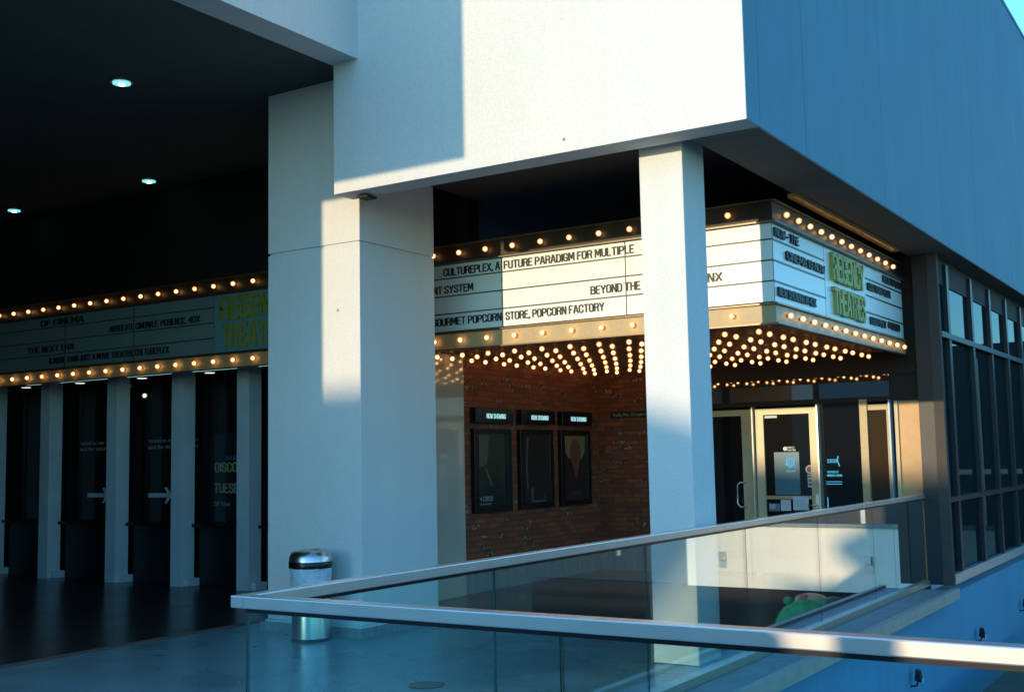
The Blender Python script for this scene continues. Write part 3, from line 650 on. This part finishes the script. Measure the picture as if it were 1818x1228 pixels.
q = MB(); q.prism([(-1.355, 1.555), (-1.34, 1.555), (-1.35, 1.50), (-1.325, 1.43), (-1.335, 1.42), (-1.365, 1.50)], 'y', Y-.002, Y-.001); q.build('logo_stroke', CYAN, t)
text('lettering', 'THE WORLD OF\nIMMERSIVE CINEMA', CYAN, t, 'front', Y-.001, -1.50, -1.30, 1.34, .028, .001, .02)
q = MB(); q.box(-1.515, -1.31, Y-.003, Y-.001, 1.225, 1.232); q.box(-1.515, -1.31, Y-.003, Y-.001, 1.195, 1.203); q.box(-1.51, -1.50, Y-.003, Y-.001, .85, 1.03); q.build('lit_lines', CYAN, t)
d3 = thing('door', (-.8, Y, 0), 'narrow entrance door reflecting brown brick, between the black window and the tan panel', 'door', 'entrance doors')
q = MB(); q.box(-1.03, -.935, Y-.06, Y+.02, .04, 2.27); q.box(-.70, -.66, Y-.03, Y+.02, .04, 2.2); q.box(-.935, -.70, Y-.03, Y+.02, 2.13, 2.2); q.box(-.935, -.70, Y-.03, Y+.02, .04, .2); q.build('door_frame', BAR, d3)
B('glass', (-.935, -.70, Y-.005, Y+.005, .2, 2.13), darkglass('brick_reflection_glass', (.05, .028, .010), .05, .8), d3)  # reflected brick put into the glass as a brown base colour
q = MB(); q.tube([(-.92, Y-.07, .86), (-.92, Y-.09, .86), (-.92, Y-.09, 1.02), (-.92, Y-.07, 1.02)], .01); q.build('handle', STEEL, d3)
t = thing('door_mullion', (-.6, Y, 0), 'blue-grey vertical fin left of the tan panel', 'mullion', 'bright fins between the doors')
B('fin', (-.64, -.62, Y-.16, Y+.02, 0, 2.25), plain('blue_fin', (.10, .20, .28), .4, .4), t)
t = thing('wall_panel', (-.4, Y, 0), 'tan sunlit panel between the last door and the curtain wall post', 'panel')
B('panel', (-.58, -.20, Y, Y+.02, 0, 2.235), TAN, t)
q = MB(); q.box(-.60, -.555, Y-.04, Y, 0, 2.235); q.box(-.24, -.20, Y-.03, Y, 0, 2.235); q.build('panel_trim', plain('tan_trim', (.58, .44, .24), .5), t)
# ================================================================== CURTAIN WALL
cw = thing('curtain_wall', (0, 10, 0), 'dark glazed curtain wall with bronze mullions under the blue facade', 'curtain wall')
q = MB(); q.box(-.283, -.10, 6.215, 6.6, -.02, H-.012); q.build('end_post', FRAME, cw)
B('end_post_cladding', (-.10, .02, 6.20, 6.30, -.02, H-.012), POST, cw)
yy = [6.25+i*1.38 for i in range(13)]
yy = [6.25, 6.83, 8.30, 9.62, 10.95, 12.28, 13.6, 14.95, 16.3, 17.6, 18.95, 20.3, 21.6]
for i, y in enumerate(yy[1:]): B('mullion', (-.12, .01, y-.06, y+.06, .10, 3.97), FRAME, cw)
for z0, z1, nm in ((-.02, .10, 'sill'), (.97, 1.03, 'transom'), (3.01, 3.08, 'transom')):
    B(nm, (-.12, .022, 6.31, 24, z0, z1), FRAMEL if nm == 'sill' else FRAME, cw)
B('head', (-.12, -.03, 6.31, 24, 3.70, H-.012), DARKWALL, cw)
for a, b in zip(yy[:-1], yy[1:]):
    for z0, z1 in ((.10, .97), (1.03, 3.01), (3.08, 3.70)): B('glass_pane', (-.06, -.045, a+.05, b-.05, z0, z1), CGLASS, cw)
B('back_panel', (-.13, -.122, 6.6, 24, 0, H-.012), DARKWALL, cw)
# ================================================================== RAILINGS
def rail_part(t, nm, b): q = MB(); q.box(*b); return q.build(nm, RAIL, t, .005)
fr = thing('glass_railing', (XR, 0, 0), 'far glass balustrade with satin steel handrail running to the curtain wall', 'railing', 'glass balustrades round the opening')
rail_part(fr, 'handrail', (XR-.035, XR+.035, -5.185, 6.21, 1.02, 1.07))
B('rail_channel', (XR-.018, XR+.018, -5.12, 6.2, 1.003, 1.0195), BLACKM, fr)
q = MB(); q.box(XR-.039, XR+.05, -5.12, 6.2, -.034, .035); q.build('base_shoe', SHOE, fr, .004)
js = [-5.12, -3.303, -1.466, .342, 2.157, 3.972, 5.787, 6.19]
for a, b in zip(js[:-1], js[1:]):
    q = MB(); q.pane(XR-.006, XR+.006, a+.005, b-.005, .03, 1.01, 'x'); q.build('glass_pane', [GLASSR, GEDGE], fr)
nr = thing('glass_railing', (3, -5.15, 0), 'near glass balustrade with a bright steel handrail crossing the lower right', 'railing', 'glass balustrades round the opening')
rail_part(nr, 'handrail', (XR+.036, 9, -5.185, -5.115, 1.02, 1.07))
B('rail_channel', (XR+.036, 9, -5.168, -5.132, 1.003, 1.0195), BLACKM, nr)
q = MB(); q.box(XR+.051, 9, -5.20, -5.10, -.034, .035); q.build('base_shoe', SHOE, nr, .004)
js = [XR+.02, 1.205, 2.71, 4.215, 5.72, 7.2, 8.7]
for a, b in zip(js[:-1], js[1:]):
    q = MB(); q.pane(a+.005, b-.005, -5.156, -5.144, .03, 1.01, 'y'); q.build('glass_pane', [GLASSR, GEDGE], nr)
# ================================================================== TRASH CAN
tx, ty = -4.13, -.58
tc_ = thing('trash_can', (tx, ty, 0), 'round brushed steel litter bin with black band and liner in front of the pillar', 'bin')
q = MB(); q.lathe([(.172, .03), (.172, .52), (.168, .53)], 40, (tx, ty, 0)); q.build('body', STEEL, tc_)
q = MB(); q.lathe([(.178, 0), (.178, .03)], 40, (tx, ty, 0)); q.build('base_ring', BLACKM, tc_)
q = MB(); n = 48; vs = []; fs = []
for j, (r, z) in enumerate([(.192, .655), (.186, .60), (.180, .54), (.176, .47)]):
    for k in range(n):
        a = 2*math.pi*k/n; rr = r+.006*math.sin(a*9+j)+random.uniform(-.004, .004); zz = z+(random.uniform(-.03, .02) if j == 3 else 0)
        vs.append((tx+rr*math.cos(a), ty+rr*math.sin(a), zz))
for j in range(3):
    for k in range(n): fs.append((j*n+k, j*n+(k+1) % n, (j+1)*n+(k+1) % n, (j+1)*n+k))
q.add(vs, fs, 0, True); o = q.build('liner', BAG, tc_)
q = MB(); q.lathe([(.196, .65), (.200, .66), (.200, .705), (.196, .71)], 40, (tx, ty, 0)); q.build('band', BLACKM, tc_)
q = MB(); q.lathe([(.198, .71), (.194, .75), (.176, .79), (.140, .808), (.095, .813), (.085, .803), (.08, .76)], 40, (tx, ty, 0)); q.build('dome_lid', STEEL, tc_)
t = thing('floor_drain', (-1.9, -1.8, 0), 'round dark floor drain cover in the concrete behind the glass', 'drain')
q = MB(); q.lathe([(.13, .0005), (.13, .006)], 32, (-1.9, -1.8, 0)); q.build('cover', BLACKM, t)
# ================================================================== ACROSS THE OPENING (seen mirrored in the glass)
YW = 12.0
w = thing('parapet_wall', (3, YW, -6), 'low cream parapet of the deck across the opening, with step lights, sunlit', 'wall')
q = MB()
for a, b in ((.35, 1.6), (1.605, 2.9), (2.905, 4.2), (4.205, 5.5)): q.box(a, b, YW, YW+.2, -.85, .27)
q.build('wall_face', CREAM, w)
B('cap', (.35, 5.37, YW-.03, YW+.23, .27, .34), LEDGE, w)
B('deck_front', (.35, 9, YW+.02, YW+.3, -6, -.85), DARKWALL, w)
for x, s in ((2.06, 'nearer to the blue wall'), (4.77, 'farther from the blue wall')):
    t = thing('step_light', (x, YW, -.3), 'small hooded light on the cream parapet across the opening, '+s, 'light', 'hooded lights on the parapet')
    B('hood', (x-.06, x+.06, YW-.07, YW-.0, -.36, -.22), FRAMEL, t, .01); B('back_plate', (x-.075, x+.075, YW-.012, YW-.001, -.50, -.20), FRAMEL, t)
g = thing('play_figure', (2.95, 11.4, -6), 'rounded green play figure with two knobs, seen mirrored in the glass balustrade', 'play figure')
gx, gy, gz = 2.96, 11.4, -1.58
q = MB(); q.sphere((gx, gy, gz), (.64, .42, .68), 32, 20); q.build('body', GREEN, g)
for kx, kz in ((3.30, -.96), (2.68, -.97)):
    q = MB(); q.tube([(kx-(kx-gx)*.2, gy-.05, kz-.16), (kx, gy-.08, kz)], .04); q.sphere((kx, gy-.08, kz), (.085, .07, .075)); q.build('knob', GREEN, g)
q = MB(); q.sphere((2.52, gy+.05, -1.42), (.42, .30, .56), 24, 14); q.build('side_bolster', GREEND, g)
q = MB(); q.sphere((2.08, gy+.12, -1.12), (.34, .20, .32), 20, 12); q.build('back_pad', OCHRE, g)
q = MB(); q.sphere((2.94, gy+.10, -.95), (.30, .2, .12), 20, 12); q.build('front_pad', FLESH, g)
q = MB(); q.sphere((3.03, gy-.02, -.90), (.10, .08, .07), 16, 10); q.build('front_nose', PINK, g)
q = MB(); q.lathe([(.10, -6), (.10, gz)], 16, (gx, gy, 0)); q.build('stand', BLACKM, g)
t = thing('building_across', (9, 18, -6), 'low dark glazed building beyond the parapet across the opening', 'building')
B('wall', (.5, 26, 17, 26, -6, 3.8), DARKFAC, t)
q = MB()
for k in range(12): q.box(1.5+k*2, 1.6+k*2, 16.95, 17, -.8, 3.5)
q.box(.5, 26, 16.94, 16.999, 1.1, 1.2); q.build('window_frames', FRAMEL, t)
# added unseen blockers shaped for the shade: portico wall, low building, slab, wall, pole
t = thing('portico_shade_wall', (-11, -6.1, 0), 'added unseen wall across the portico front, keeping daylight out', 'wall')
B('wall', (-18, -5.52, -6.28, -5.98, 0, 4.88), FARWALL, t)  # unseen blocker, shades the pillar's left side and darkens the portico
YC = -35.0; up = .126*34.74; sh = -.208*34.74
t = thing('shade_building', (-20, YC, -6), 'unseen low building behind the viewer, outline cut for the shade it throws', 'building')
q = MB(); q.box(-60, -3.6+sh, YC-6, YC, -6, 2.28+up); q.prism([(-3.6+sh, -6), (-1.25+sh, -6), (-1.25+sh, 2.10+up), (-3.6+sh, 2.28+up)], 'y', YC-.4, YC); q.build('wall', FARWALL, t)  # unseen, top and right end cut to the shade line on the porch
t = thing('shade_slab', (-8, YC, 0), 'added sloping slab behind the viewer, cut to shade the column', 'shade slab')
q = MB(); q.prism([(-1.24+sh, .10+up), (-.84+sh, .50+up), (-.47+sh, .95+up), (.05+sh, 1.40+up), (.05+sh, 1.62+up), (-.47+sh, 1.88+up), (-1.24+sh, 2.10+up)], 'y', YC-.3, YC); q.build('shade_slab_body', FARWALL, t)  # made-up outline, leaves the foot of the column in sun
t = thing('shade_wall', (-1, -12, 0), 'added low wall behind the viewer, shading the near handrail and floor', 'shade wall')
q = MB(); q.box(-2.6, .50, -12.4, -12.0, 0, 1.97); q.box(.5, 6, -12.4, -12.0, 0, 1.66); q.build('wall', FARWALL, t)  # added blocker, keeps sun off the near handrail and deck
t = thing('shade_pole', (.82, -12, 0), 'added square pole behind the viewer, shading a gap on the near handrail', 'shade pole')
q = MB(); q.box(.74, .90, -12.1, -11.94, 0, 2.1); q.build('shade_pole_body', FRAME, t)  # added blocker for the dark gap on the sunlit handrail
# palm behind the viewer (its shadow falls on the parapet)
pt = thing('palm_tree', (-3.6, -20, -6), 'palm tree behind the viewer', 'palm')
q = MB(); q.tube([(-3.6, -20, -6), (-3.55, -20, -1), (-3.65, -20, 3.2)], [.16, .12, .10], 10); q.build('trunk', BARK, pt)
q = MB()
for i in range(26):
    a = 2*math.pi*i/26+random.uniform(-.1, .1); e = random.uniform(-.1, 1.1); Lf = random.uniform(.75, 1.05)
    c = Vector((-3.65, -20, 3.2)); pts = []
    for s_ in range(7):
        s = s_/6; pts.append(c+Vector((math.cos(a)*Lf*s, math.sin(a)*Lf*s, math.sin(e)*Lf*s-.8*Lf*s*s)))
    for j in range(6):
        p0, p1 = pts[j], pts[j+1]; d = (p1-p0).normalized(); sd_ = d.cross(Vector((0, 0, 1))).normalized()
        for sg in (-1, 1):
            for h_ in (0, .5):
                b0 = p0.lerp(p1, h_); tip = b0+sd_*sg*.28+d*.15-Vector((0, 0, .10)); q.add([b0, b0+d*.05, tip], [(0, 1, 2)])
q.build('crown', LEAF, pt, recalc=False)
# fixtures on the lower blue wall and the canopy below
for y, lab in ((4.05, 'small dark floodlight on the lower blue wall, lowest one in view'), (7.35, 'small dark floodlight on the lower blue wall, middle one'), (10.6, 'small dark floodlight on the lower blue wall, at the right edge of the view')):
    t = thing('wall_floodlight', (0, y, -.80), lab, 'light', 'small floodlights on the lower blue wall')
    q = MB(); q.tube([(0, y, -.84), (.06, y, -.83), (.08, y, -.77)], .010); q.build('arm', BLACKM, t)
    q = MB(); q.prism([(.05, -.77), (.12, -.79), (.10, -.67), (.065, -.66)], 'y', y-.04, y+.04); q.build('housing', BLACKM, t)
    B('lens', (.122, .128, y-.03, y+.03, -.80, -.75), PAPER, t)
t = thing('lower_canopy', (1.2, 6.5, -6), 'olive flat canopy roof on the level below, at the lower right corner', 'canopy')
q = MB(); q.box(.5, 2.0, 3.5, 10, -1.16, -1.03); q.build('roof_slab', AWN, t)
for y in (4, 9.5):
    q = MB(); q.box(1.7, 1.78, y-.04, y+.04, -6, -1.161); q.build('post', FRAME, t)
bpy.context.view_layer.update()
